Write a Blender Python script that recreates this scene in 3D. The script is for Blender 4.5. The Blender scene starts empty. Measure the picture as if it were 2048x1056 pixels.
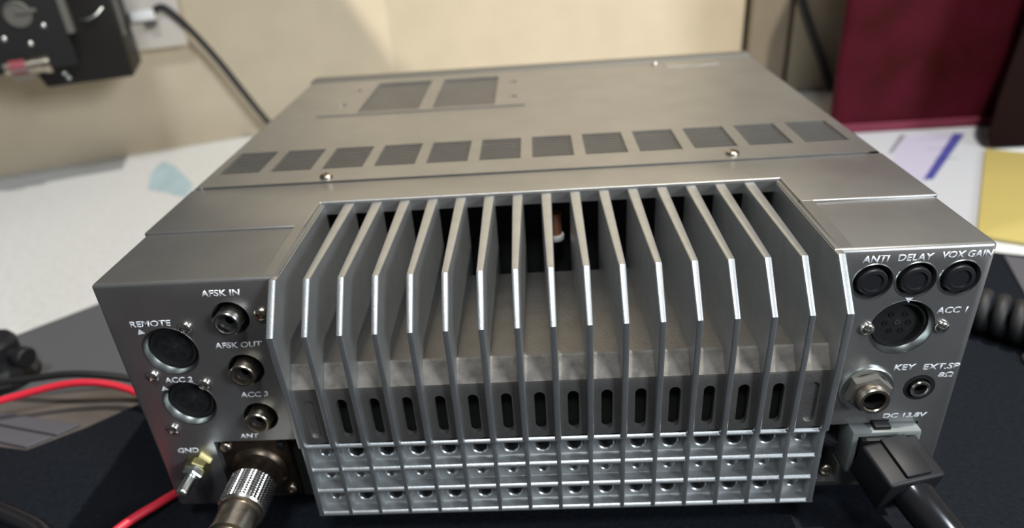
import bpy, bmesh, math, random
from mathutils import Vector, Matrix

random.seed(7)
C = bpy.context.scene.collection
scene = bpy.context.scene
MM = 0.001
H = 107.0                      # height of the radio's top face above the desk, in mm


def P(x, y, z):
    """radio coordinates in mm (x right, y away, z = 0 on the radio's top) -> metres above the desk"""
    return Vector((x * MM, y * MM, (z + H) * MM))


# ---------------------------------------------------------------- camera, world, lights, exposure
cam_data = bpy.data.cameras.new('camera')
cam = bpy.data.objects.new('camera', cam_data)
C.objects.link(cam)
R = ((0.9974626800273568, 0.024503564749790208, -0.06684143376077153),
     (-0.04703443014451714, -0.47798037376048036, -0.8771103264018568),
     (-0.05344122316735747, 0.8780286655994464, -0.4756150734070909))
m = Matrix.Identity(4)
for i in range(3):
    m[i][0] = R[0][i]
    m[i][1] = -R[1][i]
    m[i][2] = -R[2][i]
m.translation = P(4.90664738, -180.36249537, 97.06116369)
cam.matrix_world = m
cam_data.sensor_width = 36.0
cam_data.lens = 1380.976 / 2048 * 36.0
cam_data.shift_x = (1024 - 1016.066) / 2048
cam_data.shift_y = (535.44 - 528) / 2048
cam_data.clip_start = 0.005
cam_data.clip_end = 50
cam_data.dof.use_dof = True
cam_data.dof.focus_distance = 0.203
cam_data.dof.aperture_fstop = 8.5
scene.camera = cam

scene.view_settings.view_transform = 'Standard'
scene.view_settings.look = 'None'
scene.view_settings.gamma = 1.0
scene.view_settings.use_curve_mapping = False
scene.view_settings.exposure = 0.0

world = bpy.data.worlds.new('room_ambient')
scene.world = world
world.use_nodes = True
world.node_tree.nodes['Background'].inputs[0].default_value = (0.75, 0.85, 1.0, 1)
world.node_tree.nodes['Background'].inputs[1].default_value = 0.07


def look_at(o, tgt):
    o.rotation_euler = (Vector(tgt) - o.location).to_track_quat('-Z', 'Y').to_euler()


def area(name, loc, tgt, power, size, col, size_y=None):
    d = bpy.data.lights.new(name, 'AREA')
    d.energy = power
    d.size = size
    if size_y:
        d.shape = 'RECTANGLE'
        d.size_y = size_y
    d.color = col
    o = bpy.data.objects.new(name, d)
    C.objects.link(o)
    o.location = loc
    look_at(o, tgt)
    return o


# warm room lamp above the right of the desk, ceiling light over the user's side of the desk, window behind on the right
LAMP = (0.31, 0.02, 1.08)
lamp = area('room_lamp', LAMP, (0.02, 0.40, 0.0), 14.6, 0.022, (1.0, 0.955, 0.86))
lamp.data.shape = 'DISK'
area('ceiling_light', (0.02, -0.66, 1.30), (0.0, 0.0, 0.08), 10.0, 0.24, (0.90, 0.96, 1.0))
area('window_light', (1.00, -0.85, 0.62), (0.05, 0.0, 0.05), 17.0, 0.35, (0.84, 0.92, 1.0))


# ---------------------------------------------------------------- materials
def mat(name, col, rough=0.5, metal=0.0, bump=0.0, bscale=400.0, var=0.0, vscale=40.0, spec=0.5, coat=0.0, col2=None, sheen=0.0):
    mt = bpy.data.materials.new(name)
    mt.use_nodes = True
    nt = mt.node_tree
    b = nt.nodes['Principled BSDF']
    b.inputs['Base Color'].default_value = (*col, 1)
    b.inputs['Roughness'].default_value = rough
    b.inputs['Metallic'].default_value = metal
    b.inputs['Specular IOR Level'].default_value = spec
    b.inputs['Coat Weight'].default_value = coat
    b.inputs['Sheen Weight'].default_value = sheen
    geo = nt.nodes.new('ShaderNodeNewGeometry')
    if var > 0:
        n = nt.nodes.new('ShaderNodeTexNoise')
        n.inputs['Scale'].default_value = vscale
        n.inputs['Detail'].default_value = 5
        nt.links.new(geo.outputs['Position'], n.inputs['Vector'])
        mx = nt.nodes.new('ShaderNodeMix')
        mx.data_type = 'RGBA'
        c2 = col2 if col2 else tuple(c * (1 - var) for c in col)
        mx.inputs['A'].default_value = (*col, 1)
        mx.inputs['B'].default_value = (*c2, 1)
        rmp = nt.nodes.new('ShaderNodeMapRange')
        rmp.inputs['From Min'].default_value = 0.38
        rmp.inputs['From Max'].default_value = 0.68
        nt.links.new(n.outputs['Fac'], rmp.inputs['Value'])
        nt.links.new(rmp.outputs['Result'], mx.inputs['Factor'])
        nt.links.new(mx.outputs['Result'], b.inputs['Base Color'])
    if bump > 0:
        n2 = nt.nodes.new('ShaderNodeTexNoise')
        n2.inputs['Scale'].default_value = bscale
        n2.inputs['Detail'].default_value = 3
        nt.links.new(geo.outputs['Position'], n2.inputs['Vector'])
        bp = nt.nodes.new('ShaderNodeBump')
        bp.inputs['Strength'].default_value = bump
        bp.inputs['Distance'].default_value = 0.0004
        nt.links.new(n2.outputs['Fac'], bp.inputs['Height'])
        nt.links.new(bp.outputs['Normal'], b.inputs['Normal'])
    return mt


M = {}
M['paint'] = mat('silver_grey_paint', (0.35, 0.345, 0.337), 0.36, 0.86, bump=0.06, bscale=1800, var=0.10, vscale=60)
M['cast'] = mat('cast_aluminium', (0.46, 0.475, 0.48), 0.36, 0.86, bump=0.10, bscale=1500, var=0.10, vscale=150)
M['dust'] = mat('dusty_cast_aluminium', (0.30, 0.29, 0.28), 0.42, 0.88, bump=0.25, bscale=900, var=0.5, vscale=130, col2=(0.27, 0.25, 0.23))
M['dust_tan'] = mat('tan_dust', (0.235, 0.215, 0.19), 0.8, 0.2, bump=0.4, bscale=700, var=0.4, vscale=260, spec=0.2)
M['dark_trim'] = mat('dark_grey_trim', (0.10, 0.095, 0.085), 0.5, 0.1)
M['void'] = mat('black_parts_and_shade', (0.012, 0.012, 0.012), 0.7, spec=0.2)  # black for real dark parts and for painted-in shade in vents and slots
M['black'] = mat('black_plastic', (0.012, 0.012, 0.014), 0.5, bump=0.05, bscale=1500, spec=0.28)
M['gloss_black'] = mat('glossy_black_plastic', (0.012, 0.012, 0.014), 0.2)
M['rubber'] = mat('black_rubber', (0.012, 0.012, 0.013), 0.6)
M['nickel'] = mat('nickel', (0.62, 0.60, 0.56), 0.22, 1.0)
M['worn'] = mat('worn_nickel', (0.50, 0.44, 0.36), 0.3, 1.0, var=0.3, vscale=300)
M['bronze'] = mat('tarnished_brass', (0.10, 0.075, 0.055), 0.36, 0.9, var=0.4, vscale=200)
M['brass'] = mat('brass', (0.62, 0.54, 0.26), 0.3, 1.0)
M['zinc'] = mat('zinc', (0.55, 0.58, 0.56), 0.28, 1.0)
M['white_ink'] = mat('white_ink', (0.78, 0.78, 0.80), 0.5)
M['nylon'] = mat('natural_nylon', (0.17, 0.185, 0.18), 0.35)
M['wall'] = mat('cream_wall_paint', (0.58, 0.485, 0.35), 0.75, bump=0.5, bscale=260, var=0.06, vscale=30, spec=0.2)
M['desk'] = mat('white_desk_laminate', (0.60, 0.605, 0.605), 0.45, var=0.10, vscale=220, spec=0.3)
M['tan'] = mat('tan_cabinet_paint', (0.27, 0.222, 0.16), 0.6, var=0.1, vscale=20)
M['gap'] = mat('dark_door_seal', (0.02, 0.017, 0.013), 0.7)
M['mat_black'] = mat('black_mat_rubber', (0.009, 0.011, 0.015), 0.7, bump=0.7, bscale=700, var=0.3, vscale=500, spec=0.07)
M['shade_grey'] = mat('grey_desk_shade', (0.085, 0.088, 0.095), 0.9, bump=0.2, bscale=900, spec=0.2)  # flat grey that stands in for the shaded part of the desk
M['brown'] = mat('brown_card', (0.10, 0.083, 0.074), 0.7, var=0.25, vscale=50)
M['strip'] = mat('light_grey_plastic', (0.085, 0.082, 0.092), 0.5)
M['red'] = mat('red_cable_sheath', (0.62, 0.022, 0.045), 0.38)
M['maroon'] = mat('maroon_padded_cloth', (0.058, 0.005, 0.011), 0.6, bump=1.0, bscale=30, var=0.6, vscale=25, col2=(0.032, 0.004, 0.004), spec=0.06)
M['hem'] = mat('maroon_hem', (0.15, 0.03, 0.05), 0.6, spec=0.1)
M['yellow'] = mat('yellow_paper', (0.40, 0.325, 0.105), 0.6, var=0.05, vscale=20)
M['paper'] = mat('white_paper', (0.38, 0.39, 0.42), 0.6)
M['lavender'] = mat('lavender_print', (0.36, 0.34, 0.44), 0.6)
M['blue_ink'] = mat('blue_print', (0.05, 0.05, 0.22), 0.5)
M['grey_ink'] = mat('grey_print', (0.16, 0.16, 0.18), 0.6)
M['blue_card'] = mat('pale_blue_paint', (0.38, 0.50, 0.56), 0.5, var=0.15, vscale=60)
M['cream_plastic'] = mat('cream_plastic', (0.60, 0.54, 0.47), 0.5)
M['white_plastic'] = mat('white_plastic', (0.85, 0.83, 0.80), 0.4)
M['dark_brown'] = mat('dark_brown_vinyl', (0.010, 0.004, 0.0035), 0.7, spec=0.06)
M['box_black'] = mat('black_painted_metal', (0.008, 0.007, 0.006), 0.5, 0.0, spec=0.25)
M['red_band'] = mat('dull_red_band', (0.20, 0.04, 0.05), 0.5)
M['copper'] = mat('copper_coil', (0.55, 0.26, 0.14), 0.4, 0.6)


# ---------------------------------------------------------------- mesh helpers (all in radio millimetres)
class MB:
    def __init__(self):
        self.bm = bmesh.new()

    def vs(self, pts):
        return [self.bm.verts.new(Vector(p)) for p in pts]

    def merge(self, other):
        me = bpy.data.meshes.new('tmp')
        other.to_mesh(me)
        self.bm.from_mesh(me)
        bpy.data.meshes.remove(me)
        other.free()
        return self

    def box(self, a, b, bev=0.0, seg=2, rot=None, sel=None):
        t = bmesh.new()
        x0, y0, z0 = a
        x1, y1, z1 = b
        v = [t.verts.new(p) for p in ((x0, y0, z0), (x1, y0, z0), (x1, y1, z0), (x0, y1, z0), (x0, y0, z1), (x1, y0, z1), (x1, y1, z1), (x0, y1, z1))]
        for f in ((3, 2, 1, 0), (4, 5, 6, 7), (0, 1, 5, 4), (1, 2, 6, 5), (2, 3, 7, 6), (3, 0, 4, 7)):
            t.faces.new([v[i] for i in f])
        if bev > 0:
            ed = [e for e in t.edges if sel is None or sel(e)]
            bmesh.ops.bevel(t, geom=ed, offset=bev, segments=seg, affect='EDGES', profile=0.5)
        if rot is not None:
            c = Vector(((x0 + x1) / 2, (y0 + y1) / 2, (z0 + z1) / 2))
            bmesh.ops.transform(t, matrix=Matrix.Translation(c) @ rot.to_4x4() @ Matrix.Translation(-c), verts=t.verts)
        return self.merge(t)

    def prism(self, poly, d, bev=0.0, seg=2):
        """closed planar polygon (3D points) extruded by vector d"""
        t = bmesh.new()
        v = [t.verts.new(Vector(p)) for p in poly]
        f = t.faces.new(v)
        r = bmesh.ops.extrude_face_region(t, geom=[f])
        bmesh.ops.translate(t, vec=Vector(d), verts=[g for g in r['geom'] if isinstance(g, bmesh.types.BMVert)])
        bmesh.ops.recalc_face_normals(t, faces=t.faces)
        if bev > 0:
            bmesh.ops.bevel(t, geom=list(t.edges), offset=bev, segments=seg, affect='EDGES', profile=0.5)
        return self.merge(t)

    def lathe(self, prof, base, axis=(0, -1, 0), n=32, cap=True, start=0.0):
        """prof: (radius, distance along axis) pairs"""
        t = bmesh.new()
        ax = Vector(axis).normalized()
        u = ax.orthogonal().normalized()
        if abs(ax.x) < 0.9:
            u = (Vector((1, 0, 0)) - ax * ax.x).normalized()
        w = ax.cross(u)
        base = Vector(base)
        rings = []
        for r, h in prof:
            if r < 1e-6:
                rings.append([t.verts.new(base + ax * h)])
            else:
                rings.append([t.verts.new(base + ax * h + (u * math.cos(start + 2 * math.pi * k / n) + w * math.sin(start + 2 * math.pi * k / n)) * r) for k in range(n)])
        for A, B in zip(rings, rings[1:]):
            if len(A) == 1 and len(B) == 1:
                continue
            for k in range(n):
                k2 = (k + 1) % n
                if len(A) == 1:
                    t.faces.new((A[0], B[k], B[k2]))
                elif len(B) == 1:
                    t.faces.new((A[k], B[0], A[k2]))
                else:
                    t.faces.new((A[k], B[k], B[k2], A[k2]))
        if cap:
            for q in (rings[0], rings[-1]):
                if len(q) > 2:
                    t.faces.new(q)
        bmesh.ops.recalc_face_normals(t, faces=t.faces)
        return self.merge(t)

    def tube(self, pts, r, n=12, smooth=8, cap=True):
        if smooth > 1:
            pts = catmull(pts, smooth)
        pts = [Vector(p) for p in pts]
        t = bmesh.new()
        rings = []
        nrm = None
        for i, p in enumerate(pts):
            tg = (pts[min(i + 1, len(pts) - 1)] - pts[max(i - 1, 0)]).normalized()
            if nrm is None:
                nrm = tg.orthogonal().normalized()
            nrm = (nrm - tg * nrm.dot(tg)).normalized()
            bn = tg.cross(nrm)
            rings.append([t.verts.new(p + (nrm * math.cos(2 * math.pi * k / n) + bn * math.sin(2 * math.pi * k / n)) * r) for k in range(n)])
        for A, B in zip(rings, rings[1:]):
            for k in range(n):
                k2 = (k + 1) % n
                t.faces.new((A[k], A[k2], B[k2], B[k]))
        if cap:
            t.faces.new(rings[0])
            t.faces.new(rings[-1])
        bmesh.ops.recalc_face_normals(t, faces=t.faces)
        return self.merge(t)

    def cut(self, cutter):
        """boolean difference by another MB"""
        a = bpy.data.meshes.new('ta')
        b = bpy.data.meshes.new('tb')
        self.bm.to_mesh(a)
        cutter.bm.to_mesh(b)
        oa = bpy.data.objects.new('ta', a)
        ob = bpy.data.objects.new('tb', b)
        C.objects.link(oa)
        C.objects.link(ob)
        md = oa.modifiers.new('b', 'BOOLEAN')
        md.operation = 'DIFFERENCE'
        md.solver = 'EXACT'
        md.use_self = True
        md.object = ob
        dg = bpy.context.evaluated_depsgraph_get()
        me = bpy.data.meshes.new_from_object(oa.evaluated_get(dg))
        self.bm.free()
        self.bm = bmesh.new()
        self.bm.from_mesh(me)
        for o in (oa, ob):
            bpy.data.objects.remove(o)
        for q in (a, b, me):
            bpy.data.meshes.remove(q)
        return self

    def build(self, name, material, parent=None, smooth=False, angle=40):
        bm = self.bm
        bmesh.ops.remove_doubles(bm, verts=bm.verts, dist=1e-4)
        bmesh.ops.transform(bm, matrix=Matrix.Translation((0, 0, H * MM)) @ Matrix.Scale(MM, 4), verts=bm.verts)
        xs = [v.co.x for v in bm.verts]
        ys = [v.co.y for v in bm.verts]
        zs = [v.co.z for v in bm.verts]
        o0 = Vector(((min(xs) + max(xs)) / 2, (min(ys) + max(ys)) / 2, min(zs)))
        bmesh.ops.translate(bm, vec=-o0, verts=bm.verts)
        if smooth:
            for f in bm.faces:
                f.smooth = True
            for e in bm.edges:
                if len(e.link_faces) == 2 and e.calc_face_angle(0) > math.radians(angle):
                    e.smooth = False
        me = bpy.data.meshes.new(name)
        bm.to_mesh(me)
        bm.free()
        me.materials.append(material)
        o = bpy.data.objects.new(name, me)
        C.objects.link(o)
        o.location = o0
        if parent is not None:
            attach(o, parent)
        return o


def world_mat(o):
    m = o.matrix_basis.copy()
    while o.parent is not None:
        m = o.parent.matrix_basis @ o.matrix_parent_inverse @ m
        o = o.parent
    return m


def attach(o, parent):
    o.parent = parent
    pm = parent.matrix_basis.copy()
    q = parent
    if q.parent is not None:
        pm = world_mat(q)
    o.matrix_parent_inverse = pm.inverted()


def catmull(pts, n):
    pts = [Vector(p) for p in pts]
    pts = [pts[0] * 2 - pts[1]] + pts + [pts[-1] * 2 - pts[-2]]
    out = []
    for i in range(1, len(pts) - 2):
        p0, p1, p2, p3 = pts[i - 1:i + 3]
        for k in range(n):
            t = k / n
            out.append(0.5 * (2 * p1 + (p2 - p0) * t + (2 * p0 - 5 * p1 + 4 * p2 - p3) * t * t + (3 * p1 - p0 - 3 * p2 + p3) * t ** 3))
    out.append(pts[-2])
    return out


def empty(name, x, y, z):
    o = bpy.data.objects.new(name, None)
    o.empty_display_size = 0.01
    C.objects.link(o)
    o.location = P(x, y, z)
    return o


def tag(o, label, cat, group=None, kind=None):
    o['label'] = label
    o['category'] = cat
    if group:
        o['group'] = group
    if kind:
        o['kind'] = kind
    return o


def struct(o):
    o['kind'] = 'structure'
    return o


def dup(o, dx, dy, dz, parent=None):
    """copy of a part (and its sub-parts), moved by millimetres"""
    c = o.copy()
    C.objects.link(c)
    c.location = o.location + Vector((dx, dy, dz)) * MM
    if parent is not None:
        c.parent = parent
        c.matrix_parent_inverse = o.matrix_parent_inverse.copy()
    for ch in list(o.children):
        d = ch.copy()
        C.objects.link(d)
        d.parent = c
        d.matrix_parent_inverse = ch.matrix_parent_inverse.copy()
    return c


def lettering(text, x0, x1, z, parent, size=2.3, y=-0.04, shear=0.18, bold=0.028):
    cu = bpy.data.curves.new('t', 'FONT')
    cu.body = text
    cu.size = 1.0
    cu.shear = shear
    cu.offset = bold
    cu.extrude = 0.0
    ob = bpy.data.objects.new('t', cu)
    C.objects.link(ob)
    dg = bpy.context.evaluated_depsgraph_get()
    me = bpy.data.meshes.new_from_object(ob.evaluated_get(dg))
    bpy.data.objects.remove(ob)
    bpy.data.curves.remove(cu)
    b = MB()
    b.bm.from_mesh(me)
    bpy.data.meshes.remove(me)
    xs = [v.co.x for v in b.bm.verts]
    ys = [v.co.y for v in b.bm.verts]
    w, h = max(xs) - min(xs), max(ys) - min(ys)
    cx, cy = (max(xs) + min(xs)) / 2, (max(ys) + min(ys)) / 2
    for v in b.bm.verts:
        u, q = (v.co.x - cx) / w, (v.co.y - cy) / h
        v.co = Vector(((x0 + x1) / 2 + u * (x1 - x0), y, z + q * size))
    r = bmesh.ops.extrude_face_region(b.bm, geom=list(b.bm.faces))
    bmesh.ops.translate(b.bm, vec=(0, -0.04, 0), verts=[g for g in r['geom'] if isinstance(g, bmesh.types.BMVert)])
    bmesh.ops.recalc_face_normals(b.bm, faces=b.bm.faces)
    return b.build('lettering', M['white_ink'], parent)


def screw(x, y, z, parent, axis=(0, -1, 0), r=2.3, material=None):
    """pan-head cross screw"""
    b = MB()
    prof = [(r, 0.0), (r, 0.5)] + [(r * math.cos(a), 0.5 + 1.1 * math.sin(a)) for a in (0.35, 0.7, 1.05)] + [(0.0, 1.6)]
    b.lathe(prof, (x, y, z), axis, 20)
    c = MB()
    if axis[1] != 0:
        c.box((x - r * .6, y - 2.2, z - .28), (x + r * .6, y - .85, z + .28), rot=Matrix.Rotation(0.5, 3, 'Y'))
        c.box((x - .28, y - 2.2, z - r * .6), (x + .28, y - .85, z + r * .6), rot=Matrix.Rotation(0.5, 3, 'Y'))
    else:
        c.box((x - r * .6, y - .28, z + .85), (x + r * .6, y + .28, z + 2.2), rot=Matrix.Rotation(0.4, 3, 'Z'))
        c.box((x - .28, y - r * .6, z + .85), (x + .28, y + r * .6, z + 2.2), rot=Matrix.Rotation(0.4, 3, 'Z'))
    b.cut(c)
    return b.build('screw', material or M['nickel'], parent, smooth=True)


# ---------------------------------------------------------------- the setting
DZ = -107.0
wl_d = Vector((0.9277, 0.3733, 0))
wl_n = Vector((0.3733, -0.9277, 0))            # towards the camera
corner = Vector((-147.0, 573.5, 0))


def wl(s, off, z):
    """point on the left wall: s along it from the corner (negative = towards the left), off in front of it"""
    q = corner + wl_d * s + wl_n * off
    return (q.x, q.y, z)


b = MB()
b.prism([wl(0, 0, DZ - 25), wl(-900, 0, DZ - 25), wl(-900, -60, DZ - 25), wl(0, -60, DZ - 25)], (0, 0, 1000))
struct(b.build('wall_left', M['wall']))
b = MB()
b.prism([(corner.x, corner.y, DZ - 25), (222, 574, DZ - 25), (222, 640, DZ - 25), (corner.x - 25, 640, DZ - 25)], (0, 0, 1000))
struct(b.build('wall_back', M['wall']))

b = MB()
b.prism([(-1000, -420, DZ - 25), (1000, -420, DZ - 25), (1000, 720, DZ - 25), (222.5, 720, DZ - 25), (222.5, 573, DZ - 25), (-146.5, 573, DZ - 25), wl(-900, 0.5, DZ - 25)], (0, 0, 25), bev=0)
desk = tag(b.build('desk', M['desk']), 'white laminate desk top that the silver radio and black mat lie on', 'desk')

lg = None
for x, y in ((-900, -380), (900, -380), (-640, 330), (900, 680)):
    if lg is None:
        b = MB()
        b.box((x - 25, y - 25, DZ - 740), (x + 25, y + 25, DZ - 25), 2)
        lg = b.build('leg', M['desk'], desk)
    else:
        dup(lg, x + 900, y + 380, 0, desk)
b = MB()
b.box((-1400, -2400, DZ - 760), (1900, 1500, DZ - 740))
struct(b.build('floor', M['brown']))
b = MB()
b.box((1900, -2400, DZ - 740), (1960, 1500, 1700))
struct(b.build('wall_right', M['wall']))
b = MB()
b.box((-1400, -2460, DZ - 740), (1900, -2400, 1700))
struct(b.build('wall_front', M['wall']))

b = MB()
b.box((-1400, 1500, DZ - 740), (1960, 1560, 1700))
struct(b.build('wall_far', M['wall']))

# cabinet on the right of the back wall
cab = tag(empty('cabinet', 420, 620, DZ), 'low tan painted cabinet with a dark door gap behind the maroon bag', 'cabinet')
b = MB()
b.box((226, 568, DZ), (620, 690, 44), 1.0)
b.build('body', M['gap'], cab)
b = MB()
b.box((224.5, 553, DZ + 1), (261.5, 568, 45), 2.0)
b.build('door', M['tan'], cab)
b = MB()
b.box((266.0, 553, DZ + 1), (620, 568, 45), 2.0)
b.build('door', M['tan'], cab)

# ---------------------------------------------------------------- the radio
radio = tag(empty('radio_transceiver', 0, 120, -105), 'silver grey radio transceiver seen from the rear, finned heatsink in the middle', 'radio')
XL, XR = -77.2, 90.3
PITCH = (XR - XL) / 16

# rear casting
b = MB()
b.box((-135, 0, -95), (135, 75.2, 0), 1.3, 3, sel=lambda e: not all(v.co.y > 70 for v in e.verts))
c = MB()
c.box((XL + 1.0, -6, -100), (XR - 1.0, 55, 8))
c.box((XL + 1.0, 40, -60), (XR - 1.0, 72, -4.2))
b.cut(c)
c = MB()
c.box((-113.6, -5, -100), (XL + 2, 4.0, -64.3))          # recess of the aerial socket
c.box((92.0 - 3, -5, -92), (103.2, 5.0, -66.0))
c.box((103.0, -5, -84.5), (126.2, 30, -65.8))
c.box((110.5, -5, -66.2), (116.5, 6, -64.6))
b.cut(c)
for (x, z) in ((-94.1, -13.9), (-94.1, -33.8), (-94.1, -53.8)):
    c = MB()
    c.lathe([(5.9, -2), (5.9, 9)], (x, 2, z), n=40)
    c.bm.transform(Matrix.Identity(4))
    b.cut(c)
    c = MB()
    c.lathe([(5.9, -6), (5.9, 2)], (x, 0, z), n=40)
    b.cut(c)
for (x, z, r) in ((-117.0, -25.6, 8.2), (-117.0, -47.0, 8.2), (113.3, -28.0, 8.8)):
    c = MB()
    c.lathe([(r + 0.8, -8), (r + 0.8, 3)], (x, 0, z), n=48)
    b.cut(c)
for x in (101.5, 114.0, 126.5):
    c = MB()
    c.lathe([(5.8, -7), (5.8, 3)], (x, 0, -11.1), n=40)
    b.cut(c)
for x, z, r in ((123.4, -51.6, 5.0),):
    c = MB()
    c.lathe([(r, -4), (r, 3)], (x, 0, z), n=40)
    b.cut(c)
b.build('rear_casting', M['paint'], radio, smooth=True, angle=30)

# raised deck of the casting (steps down to two low pads at the rear corners)
b = MB()
Zr = 0.9
b.prism([(-135, 35, -0.6), (XL - 0.4, 35, -0.6), (XL - 0.4, 55.4, -0.6), (XR + 0.4, 55.4, -0.6), (XR + 0.4, 34, -0.6), (135, 34, -0.6), (135, 75, -0.6), (-135, 75, -0.6)], (0, 0, Zr + 0.6), bev=0.5, seg=3)
for xa, xb in ((-81.0, XL - 0.4), (XR + 0.4, 94.8)):
    b.prism([(xa, 36, Zr - .02), (xa, 36, -0.5), (xa, 1.5, -0.5), (xa, 1.5, 0.02)], (xb - xa, 0, 0))
b.build('raised_deck', M['paint'], radio, smooth=True, angle=35)

# sheet metal cover with vents
vent_x = [(-130.2 + 22.0 * i, -130.2 + 22.0 * i + 17.2) for i in range(12)]
VY = (90.0, 117.0)
SP = ((-89.2, -57.0), (-49.6, -17.2))
SY = (173.0, 235.5)
CT = 1.3


def plate_holes(x0, x1, y0, y1, z0, z1, holes):
    t = MB()
    xs = sorted({x0, x1, *[h[0] for h in holes], *[h[1] for h in holes]})
    ys = sorted({y0, y1, *[h[2] for h in holes], *[h[3] for h in holes]})

    def solid(i, j):
        if i < 0 or j < 0 or i >= len(xs) - 1 or j >= len(ys) - 1:
            return False
        cx, cy = (xs[i] + xs[i + 1]) / 2, (ys[j] + ys[j + 1]) / 2
        return not any(h[0] < cx < h[1] and h[2] < cy < h[3] for h in holes)
    cache = {}

    def v(x, y, z):
        k = (round(x, 4), round(y, 4), z)
        if k not in cache:
            cache[k] = t.bm.verts.new((x, y, z))
        return cache[k]
    for i in range(len(xs) - 1):
        for j in range(len(ys) - 1):
            if not solid(i, j):
                continue
            a, bb, c_, d = xs[i], xs[i + 1], ys[j], ys[j + 1]
            t.bm.faces.new((v(a, c_, z1), v(bb, c_, z1), v(bb, d, z1), v(a, d, z1)))
            t.bm.faces.new((v(a, d, z0), v(bb, d, z0), v(bb, c_, z0), v(a, c_, z0)))
            for ni, nj, p, q in ((i - 1, j, (a, d), (a, c_)), (i + 1, j, (bb, c_), (bb, d)), (i, j - 1, (a, c_), (bb, c_)), (i, j + 1, (bb, d), (a, d))):
                if not solid(ni, nj):
                    t.bm.faces.new((v(*p, z0), v(*q, z0), v(*q, z1), v(*p, z1)))
    bmesh.ops.recalc_face_normals(t.bm, faces=t.bm.faces)
    return t


holes = [(a, bb, VY[0], VY[1]) for a, bb in vent_x] + [(a, bb, SY[0], SY[1]) for a, bb in SP]
b = plate_holes(-133.4, 133.4, 76.0, 250.0, CT - 1.2, CT, holes)
for s in (-1, 1):
    prof = [(s * 135.0, -95.0), (s * 135.0, CT - 1.6)] + [(s * (133.4 + 1.6 * math.cos(a)), CT - 1.6 + 1.6 * math.sin(a)) for a in (0.4, 0.8, 1.2)] + [(s * 133.4, CT)]
    inner = [(s * 133.4, CT - 1.2), (s * 133.8, CT - 1.6), (s * 133.8, -95.0)]
    poly = [(x, 76.0, z) for x, z in prof + inner]
    b.prism(poly, (0, 174, 0))
cover = b.build('top_cover', M['paint'], radio, smooth=True, angle=30)

b = MB()
b.box((-133, 75, -95), (133, 250, -5.0))  # solid black block, painted-in darkness behind the vents
b.build('interior_shade_block', M['void'], radio)


def vent(x0, x1, y0, y1, n, name, f=0.22):
    g = MB()
    p = (y1 - y0) / n
    for i in range(n):
        yc = y0 + p * (i + .5)
        g.prism([(x0 - .1, yc - p * f, CT - 1.1), (x0 - .1, yc + p * f, CT - 1.1), (x0 - .1, yc + p * f, CT - .35), (x0 - .1, yc - p * f, CT - .25)], (x1 - x0 + .2, 0, 0))
    return g.build(name, M['paint'], radio)


v0 = vent(vent_x[0][0], vent_x[0][1], VY[0], VY[1], 9, 'vent_grille', 0.20)
for i in range(1, 12):
    dup(v0, 22.0 * i, 0, 0, radio)

# speaker plate and its two grilles
b = plate_holes(-110.0, -1.5, 170.5, 246.0, CT, CT + 0.55, [(a, bb, SY[0], SY[1]) for a, bb in SP])
c = MB()
for x, y in ((-99, 220), (-101, 189), (-8.5, 219), (-8.2, 187)):
    c.lathe([(2.5, -1), (2.5, 3)], (x, y, CT), (0, 0, 1), 16)
b.cut(c)
b.build('speaker_plate', M['paint'], radio)
g0 = vent(SP[0][0], SP[0][1], SY[0], SY[1], 24, 'speaker_grille', 0.31)
dup(g0, SP[1][0] - SP[0][0], 0, 0, radio)

# front panel with its raised bezel
b = MB()
b.box((-136.2, 250, -96), (136.2, 262, 2.4), 2.2, 3)
b.build('front_bezel', M['dark_trim'], radio, smooth=True, angle=30)
# catch near the front edge
b = MB()
b.box((81, 235.0, CT - .2), (112.5, 239.5, CT + 1.0), 0.5)
b.build('catch', M['nickel'], radio)
screw(76.3, 243.5, CT, radio, (0, 0, 1), 2.0)
screw(-81.5, 80.6, CT, radio, (0, 0, 1), 2.7, M['worn'])
screw(80.5, 81.8, CT, radio, (0, 0, 1), 2.7, M['worn'])

# feet
f0 = None
for x, y in ((-105, 35), (105, 35), (-105, 225), (105, 225)):
    if f0 is None:
        g = MB()
        g.lathe([(9, 0), (10, 1.5), (10.5, 10.0)], (x, y, -105), (0, 0, 1), 28)
        f0 = g.build('foot', M['rubber'], radio, smooth=True)
    else:
        dup(f0, x + 105, y - 35, 0, radio)

# ---------------------------------------------------------------- heatsink
hs = empty('heatsink', (XL + XR) / 2, 20, -93)
attach(hs, radio)
FIN = [(55.2, -0.2), (-1.8, -0.2), (-13.6, -13.3), (-12.2, -57.6), (-9.6, -58.6), (-4, -60), (30, -60), (55.2, -30)]


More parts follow.
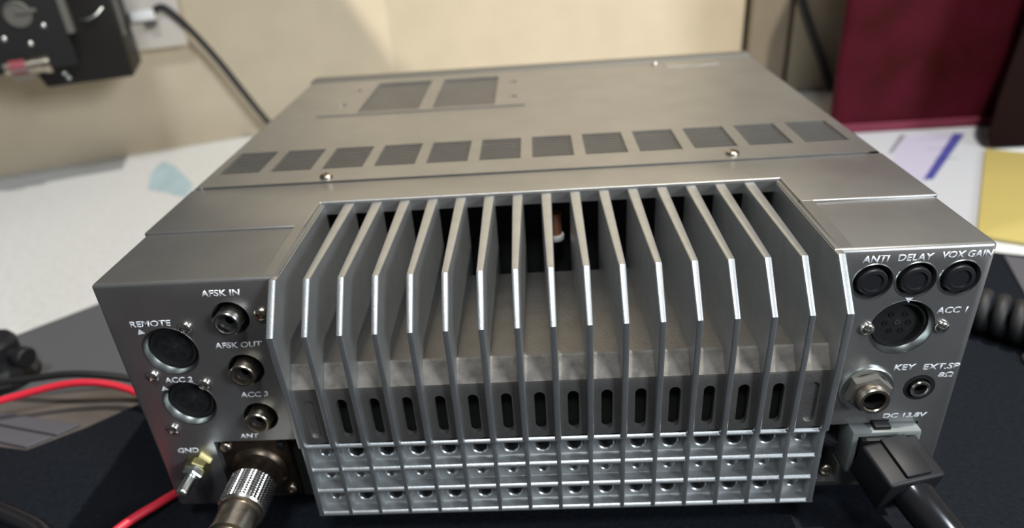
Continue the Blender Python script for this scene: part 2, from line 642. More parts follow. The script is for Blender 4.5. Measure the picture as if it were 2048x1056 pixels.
def fin_mesh(x, t0, t1, name):
    """t0 thickness at the rear edge, t1 at the far end"""
    t = bmesh.new()

    def th(y):
        k = max(0, min(1, (y + 13.6) / 68))
        return (t0 + (t1 - t0) * k) / 2
    A = [t.verts.new((x - th(y), y, z)) for y, z in FIN]
    B = [t.verts.new((x + th(y), y, z)) for y, z in FIN]
    t.faces.new(A)
    t.faces.new(list(reversed(B)))
    n = len(FIN)
    for i in range(n):
        j = (i + 1) % n
        t.faces.new((A[i], B[i], B[j], A[j]))
    bmesh.ops.recalc_face_normals(t, faces=t.faces)
    t.edges.ensure_lookup_table()
    out = set(range(0, 5))

    def outer(e):
        ys = [(v.co.y, v.co.z) for v in e.verts]
        return all(any(abs(y - FIN[i][0]) < 1e-3 and abs(z - FIN[i][1]) < 1e-3 for i in out) for y, z in ys)
    ed = [e for e in t.edges if outer(e) and len({round(v.co.x - x > 0) for v in e.verts}) == 1]
    bmesh.ops.bevel(t, geom=ed, offset=0.62, segments=3, affect='EDGES', profile=0.5)
    q = MB()
    q.merge(t)
    return q.build(name, M['cast'], hs, smooth=True, angle=25)


f0 = fin_mesh(XL + PITCH, 2.0, 3.9, 'fin')
for k in range(2, 16):
    dup(f0, PITCH * (k - 1), 0, 0, hs)
p0 = fin_mesh(XL, 2.4, 2.6, 'side_plate')
dup(p0, XR - XL, 0, 0, hs)

# floor of the channels: shelf, dusty slope and slotted wall
b = MB()
prof = [(47, -28.7), (-5.6, -28.7), (-6.2, -29.1), (-10.1, -35.2), (-10.3, -35.9), (-10.3, -57.2), (47, -57.2)]
b.prism([(XL + .8, y, z) for y, z in prof], (XR - XL - 1.6, 0, 0))
c = MB()
for k in range(16):
    x = XL + PITCH * (k + .5)
    deep = 5 if 0 < k < 15 else -9.5
    w = 1.75
    pts = [(x + w * math.cos(a), -14, -40.2 - 1.0 + w * math.sin(a) * 1) for a in [math.pi * i / 8 for i in range(9)]]
    pts += [(x - w * math.cos(a), -14, -53.4 - w * math.sin(a)) for a in [math.pi * i / 8 for i in range(9)]]
    c.prism(pts, (0, deep + 14, 0))
c.box((XL + 3, -8.4, -56.4), (XR - 3, 44, -38.5))
b.cut(c)
b.build('channel_floor', M['dust'], hs, smooth=True, angle=25)
b = MB()
b.prism([(XL + 1.0, -5.4, -28.75), (XL + 1.0, -5.7, -28.4), (XL + 1.0, -6.4, -28.85), (XL + 1.0, -10.4, -35.1), (XL + 1.0, -10.2, -35.4)], (XR - XL - 2, 0, 0))
b.build('dusty_ledge', M['dust_tan'], hs)
b = MB()
b.box((XL + 3.2, -7.0, -56.2), (XR - 3.2, -5.0, -38.7))  # black plate standing in for the shade inside the slots
b.box((XL + 1, 70, -60), (XR - 1, 73, -4))
b.box((XL + 1, 47, -62), (XR - 1, 71, -58))
b.build('inner_wall_and_slot_shade', M['void'], hs)

# a wound part showing deep between the fins
b = MB()
b.lathe([(2.6, 0), (2.6, 9)], (9.6, 64, -21), (0, 0, 1), 20)
coil = b.build('coil', M['copper'], radio, smooth=True)
b = MB()
b.lathe([(3.2, 0), (3.4, .4), (3.4, 2), (3.2, 2.4)], (9.6, 64, -23.4), (0, 0, 1), 20)
b.build('coil_base', M['white_plastic'], coil, smooth=True)
b = MB()
b.lathe([(2.0, 0), (2.2, .4), (2.2, 8), (1.8, 8.6)], (19.5, 66, -26), (0, 0, 1), 20)
b.build('capacitor', M['dark_brown'], radio, smooth=True)

# lower grid of bosses
GY = -10.6
GL = [-58.9, -69.5, -79.1, -89.9]
b = MB()
FY = -6.2


def boss_cell(bm, x0, x1, z0, z1, drilled):
    cx, cz = (x0 + x1) / 2, (z0 + z1) / 2 - .2
    n = 24
    ring = []
    per = n // 4
    cs = [(x0, z0), (x1, z0), (x1, z1), (x0, z1)]
    for s in range(4):
        a, e = cs[s], cs[(s + 1) % 4]
        for k in range(per):
            t = k / per
            ring.append((a[0] + (e[0] - a[0]) * t, a[1] + (e[1] - a[1]) * t))
    prev = [bm.verts.new((x, FY, z)) for x, z in ring]
    ang = [math.atan2((z - cz), (x - cx)) for x, z in ring]
    if drilled:
        prof = [(3.3, FY), (3.0, FY - .35), (2.75, FY - .4), (2.45, FY - .1), (2.35, FY + .9), (2.3, FY + 7.5)]
    else:
        prof = [(2.9, FY), (2.6, FY - .3), (2.0, FY - .35), (1.75, FY - .1), (1.5, FY + .9), (1.1, FY + 1.1)]
    for r, y in prof:
        cur = [bm.verts.new((cx + r * math.cos(a), y, cz + r * math.sin(a))) for a in ang]
        for k in range(n):
            k2 = (k + 1) % n
            bm.faces.new((prev[k], prev[k2], cur[k2], cur[k]))
        prev = cur
    bm.faces.new(prev)


for r in range(3):
    for k in range(16):
        drilled = (r != 1) and (0 < k < 15)
        boss_cell(b.bm, XL + PITCH * k, XL + PITCH * (k + 1), GL[r + 1], GL[r], drilled)
bmesh.ops.recalc_face_normals(b.bm, faces=b.bm.faces)
for i, z in enumerate(GL):
    x0, x1 = (XL - 1.0, XR + 1.0)
    rp = [(FY + 3, z - .9), (GY + .4, z - .9), (GY, z - .6), (GY + .02, z - .3), (GY + .12, z - .1), (GY + .75, z + .55), (GY + 1.0, z + .65), (FY + 3, z + .85)]
    b.prism([(x0, y, q) for y, q in rp], (x1 - x0, 0, 0))
for k in range(17):
    x = XL + PITCH * k
    t = 1.0 if k in (0, 16) else 0.75
    b.box((x - t, GY - .05, GL[3] - .8), (x + t, FY + 3, GL[0] + .6), 0.35, 2, sel=lambda e: all(v.co.y < GY + .1 for v in e.verts))
b.box((XL - 1, FY + 7.7, -91.4), (XR + 1, 40, -58.4))
b.build('boss_grid', M['cast'], hs, smooth=True, angle=30)

# ---------------------------------------------------------------- rear panel fittings
for (x, z, mt) in ((-94.1, -13.9, 'nickel'), (-94.1, -33.8, 'worn'), (-94.1, -53.8, 'worn')):
    g = MB()
    g.lathe([(5.8, -6), (5.8, -5.6), (4.2, -5.6), (4.2, 3.6), (3.9, 4.0), (3.3, 4.0), (3.1, 3.5), (3.1, -3)], (x, 0, z), n=36, cap=False)
    jk = g.build('phono_jack', M[mt], radio, smooth=True, angle=30)
    g = MB()
    g.lathe([(3.1, 1.0), (1.5, 1.0), (1.5, -2), (0, -2)], (x, 0, z), n=28, cap=False)
    g.lathe([(5.85, -5.4), (4.3, -5.4)], (x, 0, z), n=28, cap=False)
    g.build('insulator', M['black'], jk, smooth=True, angle=30)
screw(-84.0, -0.0, -12.8, radio, r=2.3, material=M['worn'])

for (x, z, r, sc) in ((-117.0, -25.6, 8.2, ((-109.3, -16.6), (-125.8, -34.9))), (-117.0, -47.0, 8.2, ((-109.4, -39.0), (-125.9, -57.6))), (113.3, -28.0, 8.8, ((102.7, -27.6), (125.0, -28.0)))):
    g = MB()
    g.lathe([(r - .5, -7), (r - .5, -2.4), (r - .8, -1.6), (r - 1.5, -1.6), (r - 1.6, -3.2), (0, -3.2)], (x, 0, z), n=44, cap=False)
    c = None
    din = g.build('din_socket', M['void'], radio, smooth=True, angle=30)
    g = MB()
    g.lathe([(r - .7, -2.6), (r - .4, -2.2), (r + .75, -.25), (r + .8, .1), (r + 1.0, .1), (r + 1.0, .01)], (x, 0, z), n=48, cap=False)
    g.build('socket_ring', M['zinc'], din, smooth=True, angle=50)
    pins = [(3.6 * math.cos(a), 3.6 * math.sin(a)) for a in [math.radians(90 + 36 + 57.6 * i) for i in range(6)]] + [(0, 0)]
    for px, pz in pins:
        g = MB()
        g.lathe([(.95, -3.25), (.95, -3.0), (.45, -3.0), (.4, -3.8)], (x + px, 0, z + pz), n=12, cap=False)
        g.build('contact', M['gloss_black'] if (px or pz) else M['nickel'], din, smooth=True)
    for sx, sz in sc:
        screw(sx, 0, sz, radio, r=2.2)

kn = None
for i, x in enumerate((101.5, 114.0, 126.5)):
    if kn is None:
        g = MB()
        g.lathe([(5.7, -6.8), (5.7, -6.2), (4.3, -6), (4.35, 0.2), (4.0, 0.8), (3.0, 0.9), (2.7, 0.4), (0, 0.4)], (x, 0, -11.1), n=36, cap=False)
        kn = g.build('trimmer_knob', M['black'], radio, smooth=True, angle=30)
        g = MB()
        g.lathe([(4.9, -1.8), (5.0, -1.6), (5.5, -.3), (5.75, .3), (6.0, .3), (6.15, .01)], (x, 0, -11.1), n=40, cap=False)
        g.build('knob_bezel', M['zinc'], kn, smooth=True, angle=50)
    else:
        dup(kn, x - 101.5, 0, 0, radio)

# key jack, a large hexagonal nut with a threaded barrel
g = MB()
g.lathe([(8.6, 0), (8.6, .8), (8.2, 1.1), (6.6, 1.1)], (106.4, 0, -51.0), n=40, cap=False)
kj = g.build('key_jack', M['zinc'], radio, smooth=True, angle=30)
g = MB()
g.lathe([(7.2, .9), (7.2, 3.2), (6.6, 3.6), (4.6, 3.6)], (106.4, 0, -51.0), n=6, start=.3, cap=False)
g.build('hex_nut', M['dark_trim'], kj)
g = MB()
g.lathe([(4.9, 3.4), (4.9, 5.2), (4.7, 5.3), (4.9, 5.5), (4.9, 6.8), (4.6, 7.2), (3.7, 7.2), (3.4, 6.8), (3.3, -2), (0, -2)], (106.4, 0, -51.0), n=36, cap=False)
g.build('barrel', M['worn'], kj, smooth=True, angle=30)
g = MB()
g.lathe([(3.25, 6.0), (3.2, 1.0), (0, 1.0)], (106.4, 0, -51.0), n=28, cap=False)
g.build('bore', M['void'], kj, smooth=True)
# loudspeaker jack
g = MB()
g.lathe([(4.95, -3.6), (3.2, -3.6), (3.1, 1.0), (2.9, 1.3), (2.2, 1.3), (2.0, .9), (1.9, -2)], (123.4, 0, -51.6), n=32, cap=False)
ej = g.build('speaker_jack', M['nickel'], radio, smooth=True, angle=30)
g = MB()
g.lathe([(1.95, .5), (1.9, -1.5), (0, -1.5)], (123.4, 0, -51.6), n=24, cap=False)
g.lathe([(4.9, .05), (3.6, .05), (3.3, -2.5)], (123.4, 0, -51.6), n=36, cap=False)
g.build('bore', M['void'], ej, smooth=True)

# ground terminal
g = MB()
g.lathe([(4.6, 0), (4.6, 1.0), (4.3, 1.2)], (-121.5, 0, -74.2), n=6, start=.2)
g.lathe([(4.2, 1.2), (4.2, 3.6), (3.9, 4.0)], (-121.5, 0, -74.2), n=6, start=.5)
gt = g.build('ground_terminal', M['brass'], radio)
g = MB()
g.lathe([(3.6, 4.0), (3.8, 4.4), (3.8, 6.8), (3.4, 7.2)], (-121.5, 0, -74.2), n=6, start=.1)
g.build('lock_nut', M['zinc'], gt)
g = MB()
pr = [(2.0, 6.8)]
for i in range(10):
    pr += [(2.1, 7.2 + i * .75), (1.9, 7.55 + i * .75)]
pr += [(1.6, 14.8), (0, 14.9)]
g.lathe(pr, (-121.5, 0, -74.2), n=24, cap=False)
g.build('stud', M['zinc'], gt, smooth=True, angle=60)

# aerial socket flange in its recess
g = MB()
g.box((-113.0, 1.6, -92.5), (-88.3, 4.0, -65.2), 1.2, 3, sel=lambda e: all(v.co.y < 2 for v in e.verts))
fl = g.build('socket_flange', M['bronze'], radio, smooth=True, angle=30)
g = MB()
g.lathe([(10.2, 0), (10.2, .6), (9.4, 1.2), (8.8, 2.2), (7.4, 2.6), (7.4, 8)], (-100.8, 1.7, -79.0), n=40)
g.build('socket_collar', M['bronze'], fl, smooth=True, angle=30)
screw(-110.6, 1.6, -68.2, radio, r=2.2, material=M['worn'])
screw(-91.2, 1.6, -89.0, radio, r=2.0, material=M['worn'])
screw(-91.0, 1.6, -68.0, radio, r=1.5, material=M['void'])
screw(100.6, 3.0, -89.0, radio, r=2.2, material=M['worn'])
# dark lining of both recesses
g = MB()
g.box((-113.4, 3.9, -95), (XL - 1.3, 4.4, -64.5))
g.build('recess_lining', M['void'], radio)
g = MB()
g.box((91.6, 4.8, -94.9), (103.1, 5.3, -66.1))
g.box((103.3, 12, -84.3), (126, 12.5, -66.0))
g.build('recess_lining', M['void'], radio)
# nylon housing of the power inlet
b = MB()
b.box((103.6, -4.0, -84.0), (125.8, 11.5, -66.4), 0.7)
c = MB()
c.box((105.6, -6, -82.4), (123.8, 9, -68.2))
b.cut(c)
pi_ = b.build('power_inlet', M['nylon'], radio, smooth=True, angle=30)
g = MB()
g.box((110.8, -3.0, -66.5), (116.2, 3.0, -64.9), 0.3)
g.build('latch_hook', M['black'], pi_)
g = MB()
g.box((89.6, -2.2, -72.5), (101.0, 2.0, -69.4), 0.5, rot=Matrix.Rotation(0.62, 3, 'Y'))
g.box((88.6, -2.6, -71.2), (102.0, -2.0, -70.7), 0.1, rot=Matrix.Rotation(0.62, 3, 'Y'))
g.build('retaining_clip', M['gloss_black'], radio)

# lettering and the three small arrow marks
lettering('AFSK IN', -101.4, -88.7, -4.7, radio)
lettering('REMOTE', -127.3, -113.6, -14.7, radio)
lettering('AFSK OUT', -102.3, -86.4, -24.1, radio)
lettering('ACC 2', -122.9, -113.2, -37.0, radio)
lettering('ACC 3', -99.0, -89.2, -44.2, radio)
lettering('ANT', -103.8, -96.8, -62.1, radio, size=2.0)
lettering('GND', -127.5, -119.9, -67.8, radio)
lettering('ANTI', 97.1, 105.0, -3.5, radio)
lettering('DELAY', 107.2, 117.6, -3.5, radio)
lettering('VOX GAIN', 119.8, 134.2, -3.2, radio)
lettering('ACC 1', 122.2, 131.6, -22.3, radio)
lettering('KEY', 113.8, 120.7, -43.2, radio)
lettering('EXT.SP', 122.7, 134.2, -43.4, radio)
lettering('8Ω', 128.2, 133.0, -46.7, radio, size=2.1)
lettering('DC 13.8V', 113.9, 128.3, -63.0, radio, size=2.0)
for pts in (((-125.6, -18.6), (-123.2, -18.2), (-124.7, -16.6)), ((-124.9, -41.2), (-122.5, -40.8), (-123.9, -39.3)), ((112.2, -17.2), (114.6, -17.2), (113.4, -19.0))):
    g = MB()
    g.prism([(x, -.02, z) for x, z in pts], (0, -.06, 0))
    g.build('arrow_mark', M['white_ink'], radio)

# ---------------------------------------------------------------- plugs and cables on the radio
cx = tag(empty('coaxial_plug', -100.8, -15, -90), 'knurled silver aerial plug screwed on below the ANT lettering', 'plug')
b = MB()
n_k = 38
t = bmesh.new()
rows = 24
rings = []
for j in range(rows + 1):
    h = 5.5 + 12.5 * j / rows
    ring = []
    for k in range(n_k * 2):
        a = math.pi * k / n_k
        rr = 7.8 + (0.36 if (k % 2 == 0 and j % 2 == 0) else 0.0)
        if j in (0, rows):
            rr = 7.4
        ring.append(t.verts.new((-100.8 + rr * math.cos(a), -h, -79.0 + rr * math.sin(a))))
    rings.append(ring)
for A, B in zip(rings, rings[1:]):
    for k in range(n_k * 2):
        k2 = (k + 1) % (n_k * 2)
        t.faces.new((A[k], A[k2], B[k2], B[k]))
t.faces.new(rings[0])
t.faces.new(rings[-1])
bmesh.ops.recalc_face_normals(t, faces=t.faces)
b.merge(t)
b.build('knurled_sleeve', M['nickel'], cx)
b = MB()
b.lathe([(7.2, 17.8), (7.5, 18.1), (7.5, 18.9), (6.7, 19.2), (6.7, 27.5), (7.1, 27.8), (7.1, 29), (5.8, 29.4), (5.4, 36)], (-100.8, 0, -79.0), n=40)
b.build('collar', M['worn'], cx, smooth=True, angle=30)
b = MB()
b.tube([(-100.8, -35, -79), (-101.5, -50, -80), (-104, -75, -88), (-112, -110, -101), (-130, -160, -101.7), (-170, -280, -101.7), (-180, -412, -101.7), (-180, -440, -120), (-180, -445, -300)], 3.2)
b.build('cable', M['rubber'], cx, smooth=True)

pp = tag(empty('power_plug', 118, -25, -105), 'black power plug and cable in the socket below the DC 13.8V lettering', 'plug')
yaw = Matrix.Rotation(0.0, 3, 'Z')
b = MB()
b.box((106.4, -5.5, -82.0), (123.0, 8, -68.6), 0.6, 2)
tilt = Matrix.Rotation(0.24, 3, 'Z') @ Matrix.Rotation(0.26, 3, 'X')
b.box((105.6, -19.5, -83.6), (125.4, -4.0, -69.0), 1.2, 3, rot=tilt)
b.build('housing', M['black'], pp, smooth=True, angle=30)
b = MB()
b.box((112.2, -19.8, -69.6), (121.2, -5.5, -67.8), 0.6, 2, rot=tilt)
b.build('latch_lever', M['black'], pp, smooth=True, angle=30)
b = MB()
b.tube([(116, -13, -77), (118, -18, -79), (122.5, -24, -84), (130, -31, -91.5), (143, -39, -98), (168, -50, -98.6), (230, -90, -98.6), (300, -200, -98.6), (310, -408, -96.5), (310, -434, -106), (310, -441, -150), (310, -441, -300)], 6.4, n=20)
b.build('sleeve', M['gloss_black'], pp, smooth=True)

# red and black pair leaving behind the left side
b = MB()
b.tube([(-640, 110, -104.0), (-480, 104, -103.5), (-380, 70, -97.0), (-330, 45, -95), (-285, 55, -97), (-251, 66, -94), (-216, 72, -90), (-190, 71, -95), (-165, 56, -101), (-147, 36, -103.0), (-143.5, 18, -102.6), (-148, 8, -101), (-157, -5, -100.0), (-172, -32, -102), (-205, -85, -103.1), (-280, -170, -103.1), (-340, -300, -103.1), (-350, -415, -103.1), (-350, -440, -118), (-350, -445, -300)], 1.75, n=14)
tag(b.build('red_cable', M['red'], smooth=True), 'red power cable curving past the left side of the silver radio', 'cable')
b = MB()
b.tube([(-640, 220, -105.2), (-480, 170, -105), (-380, 122, -104.4), (-330, 98, -103), (-290, 88, -101), (-252, 82.0, -94.5), (-220, 78.5, -89.5), (-190, 77.5, -94), (-165, 72, -102.0), (-142, 76, -103.2)], 1.75, n=14)
tag(b.build('black_cable', M['rubber'], smooth=True), 'thin black cable running alongside the red cable', 'cable')
b = MB()
b.tube([(-640, 60, -101.6), (-480, 70, -101.6), (-380, 60, -101.6), (-300, 40, -101.6), (-250, 22, -101.5), (-214, 7, -101.5), (-188, -5, -101.5), (-184, -16, -101.5), (-200, -42, -101.5), (-260, -110, -101.5), (-420, -180, -101.5), (-640, -200, -101.5)], 3.4, n=16)
tag(b.build('black_cable', M['gloss_black'], smooth=True), 'thick glossy black cable lying at the lower left corner of the photo', 'cable')

# coiled cord at the right
b = MB()
axis = catmull([(400, -120, -94), (350, -40, -94), (300, 20, -94), (262, 58, -94), (226, 94, -94), (196, 126, -94), (170, 160, -94), (160, 200, -94)], 60)
L = [0.0]
for i in range(1, len(axis)):
    L.append(L[-1] + (axis[i] - axis[i - 1]).length)
pts = []
steps = int(L[-1] / 7.2 * 22)
j = 0
for s in range(steps):
    d = L[-1] * s / (steps - 1)
    while j < len(L) - 2 and L[j + 1] < d:
        j += 1
    k = (d - L[j]) / max(1e-6, L[j + 1] - L[j])
    p = axis[j].lerp(axis[j + 1], k)
    tg = (axis[j + 1] - axis[j]).normalized()
    u = Vector((0, 0, 1))
    w = tg.cross(u)
    a = 2 * math.pi * d / 7.2
    pts.append(p + (u * math.cos(a) + w * math.sin(a)) * 7.9)
b.tube(pts, 3.0, n=10, smooth=1)
tag(b.build('coiled_cord', M['rubber'], smooth=True), 'coiled black cord on the mat beside the right side of the radio', 'cord')
b = MB()
b.tube([(300, 60, -104), (246, 84, -104), (222, 84, -104), (224, 66, -104), (260, 30, -104)], 1.0, n=10)
tag(b.build('thin_cord', M['rubber'], smooth=True), 'thin black cord on the mat in front of the coiled cord', 'cord')

# ---------------------------------------------------------------- things lying on the desk
b = MB()
b.prism([(-181, 84, -106.4), (-209, 58, -106.4), (-228, 44.5, -106.4), (-246, 48, -106.4), (-300, 40, -106.4), (-700, -20, -106.4), (-700, -400, -106.4), (420, -400, -106.4), (420, 120, -106.4), (262, 186, -106.4), (120, 262, -106.4), (-112, 262, -106.4), (-128, 140, -106.4)], (0, 0, 1.4), bev=0.3)
tag(b.build('desk_mat', M['mat_black']), 'grainy black rubber mat under the silver radio', 'mat')
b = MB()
b.prism([(-420, 18, -107), (-142, 304, -107), (-142, 108, -107), (-190, 92, -107), (-268, 84, -107), (-420, 4, -107)], (0, 0, 0.7), bev=0.1)  # thin grey sheet in place of the shade falling on the desk
tag(b.build('painted_desk_shade', M['shade_grey']), 'thin grey sheet painted as shade on the white desk left of the radio', 'mat')
b = MB()
b.prism([(-420, 3, -107), (-268, 83.5, -107), (-190, 91.5, -107), (-142, 107, -107), (-142, 20, -107), (-300, -20, -107), (-420, -20, -107)], (0, 0, 0.55), bev=0.1)
tag(b.build('card_sheet', M['brown']), 'brown card sheet under the red cable at the left', 'card')
b = MB()
b.prism([(-330, 87, -106.4), (-258, 71, -106.4), (-213, 60.5, -106.4), (-220.5, 54, -106.4), (-254, 63, -106.4), (-330, 80, -106.4)], (0, 0, 1.6), bev=0.3)
tag(b.build('plastic_strip', M['strip']), 'light grey plastic strip touching the brown card, the farther of two', 'strip')
b = MB()
b.prism([(-330, 78.5, -106.4), (-254, 61.5, -106.4), (-221.5, 53, -106.4), (-230, 46.5, -106.4), (-248, 51.5, -106.4), (-330, 68, -106.4)], (0, 0, 1.6), bev=0.3)
tag(b.build('plastic_strip', M['strip']), 'light grey plastic strip nearest the black mat edge, the nearer of two', 'strip')
b = MB()
b.prism([(x, y, -107) for x, y in ((-353, 413), (-357, 445), (-335, 424), (-295, 372), (-291, 346), (-312, 358), (-335, 370))], (0, 0, 0.4))
tag(b.build('paper_scrap', M['blue_card']), 'pale blue paper scrap on the white desk left of the radio', 'paper')

# black clamp knob at the left edge
kb = tag(empty('clamp', -274, 100, DZ), 'black clamp with a round knob on the grey shade sheet at the left', 'clamp')
b = MB()
b.lathe([(15, 0), (15.5, 1), (15.5, 4), (12, 6), (8, 8), (7, 14)], (-275, 100, -106.3), (0, 0, 1), 40)
b.build('base', M['rubber'], kb, smooth=True, angle=30)
b = MB()
b.lathe([(7, 13), (10.5, 14.5), (11, 17), (11, 22), (9.5, 24.5), (6, 25.5), (0, 25.8)], (-275, 100, -106.3), (0, 0, 1), 40, cap=False)
b.build('head', M['black'], kb, smooth=True, angle=30)
b = MB()
b.lathe([(3, 0), (3, 6), (5, 6.5), (5.5, 7.5), (5.5, 11), (4.5, 12), (0, 12.2)], (-266.5, 98, -89.5), (1, -.25, -.1), 24, cap=False)
b.build('knob', M['black'], kb, smooth=True, angle=30)

# papers at the right
pa = tag(empty('printed_paper', 320, 300, DZ), 'white printed sheet with a thick blue line right of the radio', 'paper')
e1 = Vector((0.512, 0.859, 0))
e2 = Vector((0.859, -0.512, 0))
o_ = Vector((377, 389, 0))


def sheet(u, v, z):
    q = o_ + e1 * u + e2 * v
    return (q.x, q.y, z)


b = MB()
b.prism([sheet(40, 0, -107), sheet(-215, 0, -107), sheet(-215, -110, -107), sheet(40, -110, -107)], (0, 0, 0.5))
b.build('sheet', M['paper'], pa)
b = MB()
b.prism([(361, 395, -106.5), (283, 296, -106.5), (262, 300, -106.5), (290, 362, -106.5), (316, 400, -106.5)], (0, 0, 0.04))
b.build('print_panel', M['lavender'], pa)
b = MB()
b.prism([(363, 394, -106.45), (290, 300, -106.45), (283, 300, -106.45), (355.5, 397, -106.45)], (0, 0, 0.05))
b.build('blue_line', M['blue_ink'], pa)
b = MB()
b.prism([(318, 400, -106.45), (287, 358, -106.45), (284, 358, -106.45), (313, 400, -106.45)], (0, 0, 0.05))
for i in range(3):
    b.prism([(340 - 6 * i, 384 - 22 * i, -106.45), (322 - 6 * i, 388 - 24 * i, -106.45), (322 - 6 * i, 386.8 - 24 * i, -106.45), (340 - 6 * i, 382.8 - 22 * i, -106.45)], (0, 0, 0.05))
b.build('grey_line', M['grey_ink'], pa)

b = MB()
y0 = Vector((355, 351, 0))


def pad(u, v, z):
    q = y0 + e1 * u + e2 * v
    return (q.x, q.y, z)


r_ = 9
cor = [pad(-170 + r_ - r_ * math.sin(a), r_ - r_ * math.cos(a), -106.4) for a in [math.pi / 2 * i / 6 for i in range(7)]]
b.prism([pad(0, 0, -106.4)] + cor + [pad(-170, 120, -106.4), pad(0, 120, -106.4)], (0, 0, 2.2), bev=0.4)
tag(b.build('notepad', M['yellow'], smooth=True, angle=30), 'yellow pad on the white printed sheet at the right edge', 'notepad')
b = MB()
b.prism([(268, 178, -105.0), (360, 130, -105.0), (330, 70, -105.0), (254, 136, -105.0)], (0, 0, 1.0), bev=0.2)
tag(b.build('grey_card', M['strip']), 'light grey card on the mat beyond the coiled cord', 'card')

# maroon bag standing behind the papers
bag = tag(empty('bag', 330, 440, DZ), 'maroon padded bag standing behind the white printed sheet', 'bag')
t = bmesh.new()
b = MB()
nx, nz = 28, 40
X0, X1, Y0, Y1, Z0, Z1 = 253, 425, 412, 500, -106.3, 230


def bagpt(a, h):
    """a angle around, h 0..1 height"""
    ex = 0.16
    ca, sa = math.cos(a), math.sin(a)
    sx = math.copysign(abs(ca) ** ex, ca)
    sy = math.copysign(abs(sa) ** ex, sa)
    k = 1 - 0.02 * (1 - math.sin(math.pi * min(1, h * 1.2))) - 0.25 * max(0, h - .93) / .07
    x = (X0 + X1) / 2 + (X1 - X0) / 2 * sx * k
    y = (Y0 + Y1) / 2 + (Y1 - Y0) / 2 * sy * k
    x += (y - Y0) * 0.55
    return (x, y, Z0 + (Z1 - Z0) * h)


rings = []
hs_ = [0] + [(j / 24) for j in range(1, 25)]
for h in hs_:
    rings.append([t.verts.new(bagpt(2 * math.pi * k / 96, h)) for k in range(96)])
for A, B in zip(rings, rings[1:]):
    for k in range(96):
        t.faces.new((A[k], A[(k + 1) % 96], B[(k + 1) % 96], B[k]))
t.faces.new(rings[0])
t.faces.new(rings[-1])
bmesh.ops.recalc_face_normals(t, faces=t.faces)
b.merge(t)
b.build('body', M['maroon'], bag, smooth=True, angle=70)
b = MB()
b.box((262, 410.6, -106.3), (400, 413, -98.5), 0.8)
b.build('hem', M['hem'], bag)

b = MB()
b.prism([(x, 354, z) for x, z in ((362, -106.4), (356, -98), (356, -70), (358, -40), (361, -10), (366, 20), (378, 100), (380, 210), (560, 210), (560, -106.4))], (33, 50, 0), bev=3.0, seg=3)
tag(b.build('case', M['dark_brown'], smooth=True, angle=30), 'dark brown case beside the maroon bag at the right edge', 'case')

# cord in front of the cabinet
b = MB()
b.tube([(200, 569.6, 700), (200, 569.6, 400), (204, 569.0, 190), (221, 560, 115), (239, 550, 64), (258, 549.3, 14), (270, 549.5, -16), (292, 549.5, -64), (312, 549, -103), (330, 545, -103.8), (420, 540, -103.8)], 3.6, n=14)
tag(b.build('black_cable', M['rubber'], smooth=True), 'black cable slanting down in front of the tan cabinet', 'cable')

# ---------------------------------------------------------------- left wall: socket, lead and a second radio
so = tag(empty('wall_socket', *wl(-215, 0, -8)), 'cream wall socket with a white plug on the left wall', 'socket')


def wbox(b, s0, s1, f0, f1, z0, z1, bev=1.0):
    b.prism([wl(s0, f0, z0), wl(s1, f0, z0), wl(s1, f1, z0), wl(s0, f1, z0)], (0, 0, z1 - z0), bev=bev, seg=2)
    return b


b = wbox(MB(), -270, -194, 0, 20, -8, 62, 2.0)
b.build('box', M['cream_plastic'], so, smooth=True, angle=40)
le = tag(empty('lead', *wl(-212, 24, 18)), 'black lead with a white plug arching down from the wall socket', 'cable')
b = wbox(MB(), -234, -214, 20, 34, 18.5, 27.5, 2.0)
b.build('plug', M['white_plastic'], le, smooth=True, angle=40)
b = MB()
b.tube([wl(-215, 26, 24.5), wl(-210, 26, 27.5), wl(-204.4, 26, 26.5), wl(-195, 25, 15.2), wl(-182.8, 25, -4.1), wl(-170.6, 25, -26.5), wl(-158.5, 25, -52.2), wl(-145.7, 25, -79.1), wl(-137, 25, -94), wl(-120, 30, -104), wl(-90, 40, -104), wl(-30, 60, -104)], 3.0, n=14)
b.build('cord', M['rubber'], le, smooth=True)
b = wbox(MB(), -223, -215, 20.5, 31, 12, 18, 1.5)
b.build('strain_relief', M['dark_trim'], le)

SH = 330.0
lq = Vector((LAMP[0] / MM, LAMP[1] / MM, LAMP[2] / MM - H)) - corner
ls, lo, lz = lq.dot(wl_d), lq.dot(wl_n), lq.z


def shelf_point(s, off, z):
    """where the light falling on that spot of the wall passes the height of the shelf"""
    k = (SH - z) / (lz - z)
    return Vector((s + (ls - s) * k, off + (lo - off) * k))


A_ = shelf_point(-52.0, 0, 13.9)
B_ = shelf_point(-16.0, 0, -52.6)
D_ = shelf_point(-200, 3, -107).y
e_ = (B_ - A_) / (B_.y - A_.y)
q0 = A_ - e_ * A_.y
q1 = A_ + e_ * (D_ - A_.y)
b = MB()  # shelf added out of view, its end slanted to shape the wall shadow
b.prism([wl(-640, 0, SH), wl(q0.x, 0, SH), wl(q1.x, D_, SH), wl(-640, D_, SH)], (0, 0, 18), bev=1.0)
tag(b.build('added_shade_shelf', M['tan']), 'unseen tan shelf added to shade the left wall, above the black radio that hangs from it', 'shelf')

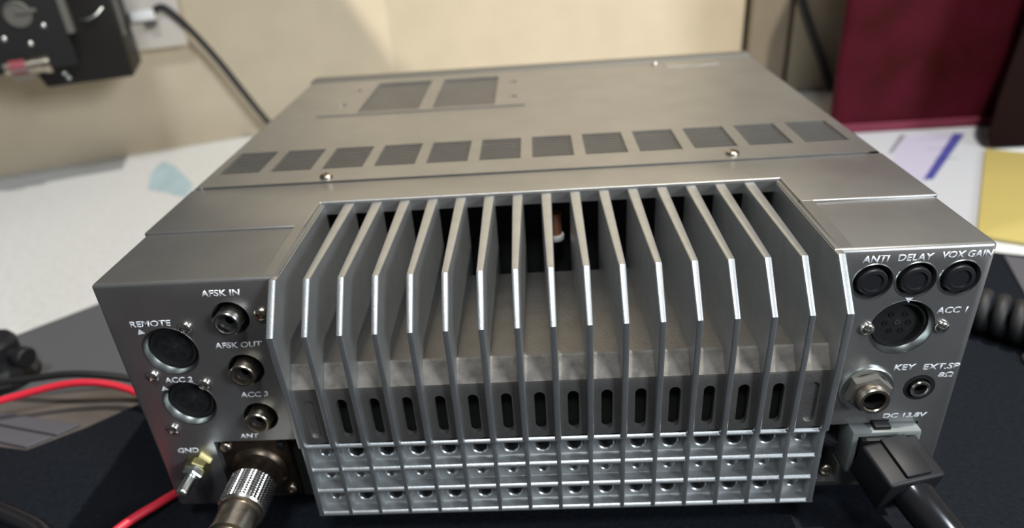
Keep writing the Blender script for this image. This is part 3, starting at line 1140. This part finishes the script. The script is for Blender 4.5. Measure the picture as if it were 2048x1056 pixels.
bx = tag(empty('wall_radio', *wl(-260, 0, -16)), 'black radio hanging at the left wall with connectors on its rear', 'radio')
b = MB()
b.prism([wl(-236, 30, z) if i == 0 else wl(sx, 30, z) for i, (sx, z) in enumerate(((-236, -15.5), (-236, 136), (-520, 136), (-520, -1.5), (-305, -1.5), (-300.5, -15.5)))], tuple(wl_n * 70), bev=1.2, seg=2)
b.build('case', M['box_black'], bx, smooth=True, angle=40)
b = wbox(MB(), -480, -260, 24.5, 30, 60, 329.9, 0.5)
b.build('mounting_bracket', M['box_black'], bx)
b = wbox(MB(), -500, -271, 100, 110, 0, 128, 1.0)
b.build('rear_panel', M['void'], bx, smooth=True, angle=40)
b = wbox(MB(), -271, -266, 100, 111, 24, 128, .8)
b.build('edge_strip', M['dark_trim'], bx)
b = MB()
b.prism([wl(-234, 100, 56), wl(-231.5, 100, 42), wl(-231.8, 100, 17), wl(-234, 100, 17)], tuple(wl_n * 0.8))
b.build('label_strip', M['dark_trim'], bx)
b = MB()
b.tube([wl(-261, 100, 31.5), wl(-255, 104, 32.5), wl(-248, 104, 35), wl(-243, 100, 39)], 0.8, n=10)
b.build('handle', M['zinc'], bx, smooth=True)
for s_, z in ((-285, 32), (-298, 20), (-314, 25.5), (-285, -6), (-283, -10)):
    b = MB()
    b.lathe([(1.8, 0), (1.8, .6), (1.1, 1.3), (0, 1.5)], wl(s_, 110 if z > 0 else 100, z), tuple(wl_n), 16, cap=False)
    b.build('screw', M['zinc'], bx, smooth=True)
b = MB()
b.lathe([(9.5, 0), (9.5, 1), (8.5, 1.6), (8.3, .5), (0, .5)], wl(-299, 110, 41.5), tuple(wl_n), 32, cap=False)
b.build('round_port', M['dark_trim'], bx, smooth=True, angle=30)
b = wbox(MB(), -300, -286, 110, 112, 42, 45, .3)
b.build('port_tab', M['dark_trim'], bx)
b = MB()
cb = wl(-289, 109, 4)
b.lathe([(7.2, 0), (7.2, 5), (6.2, 6), (6.2, 13)], cb, tuple(-wl_d), 28)
b.lathe([(5.4, 13), (5.4, 32)], cb, tuple(-wl_d), 28)
con = b.build('connector', M['worn'], bx, smooth=True, angle=30)
b = MB()
b.lathe([(5.7, 17), (5.7, 28)], cb, tuple(-wl_d), 28)
b.build('band', M['red_band'], con, smooth=True, angle=30)
for zz in (1.5, -4.5):
    b = wbox(MB(), -316, -303, 113.5, 115.5, zz, zz + 1.6, .3)
    b.build('band_edge', M['zinc'], con)
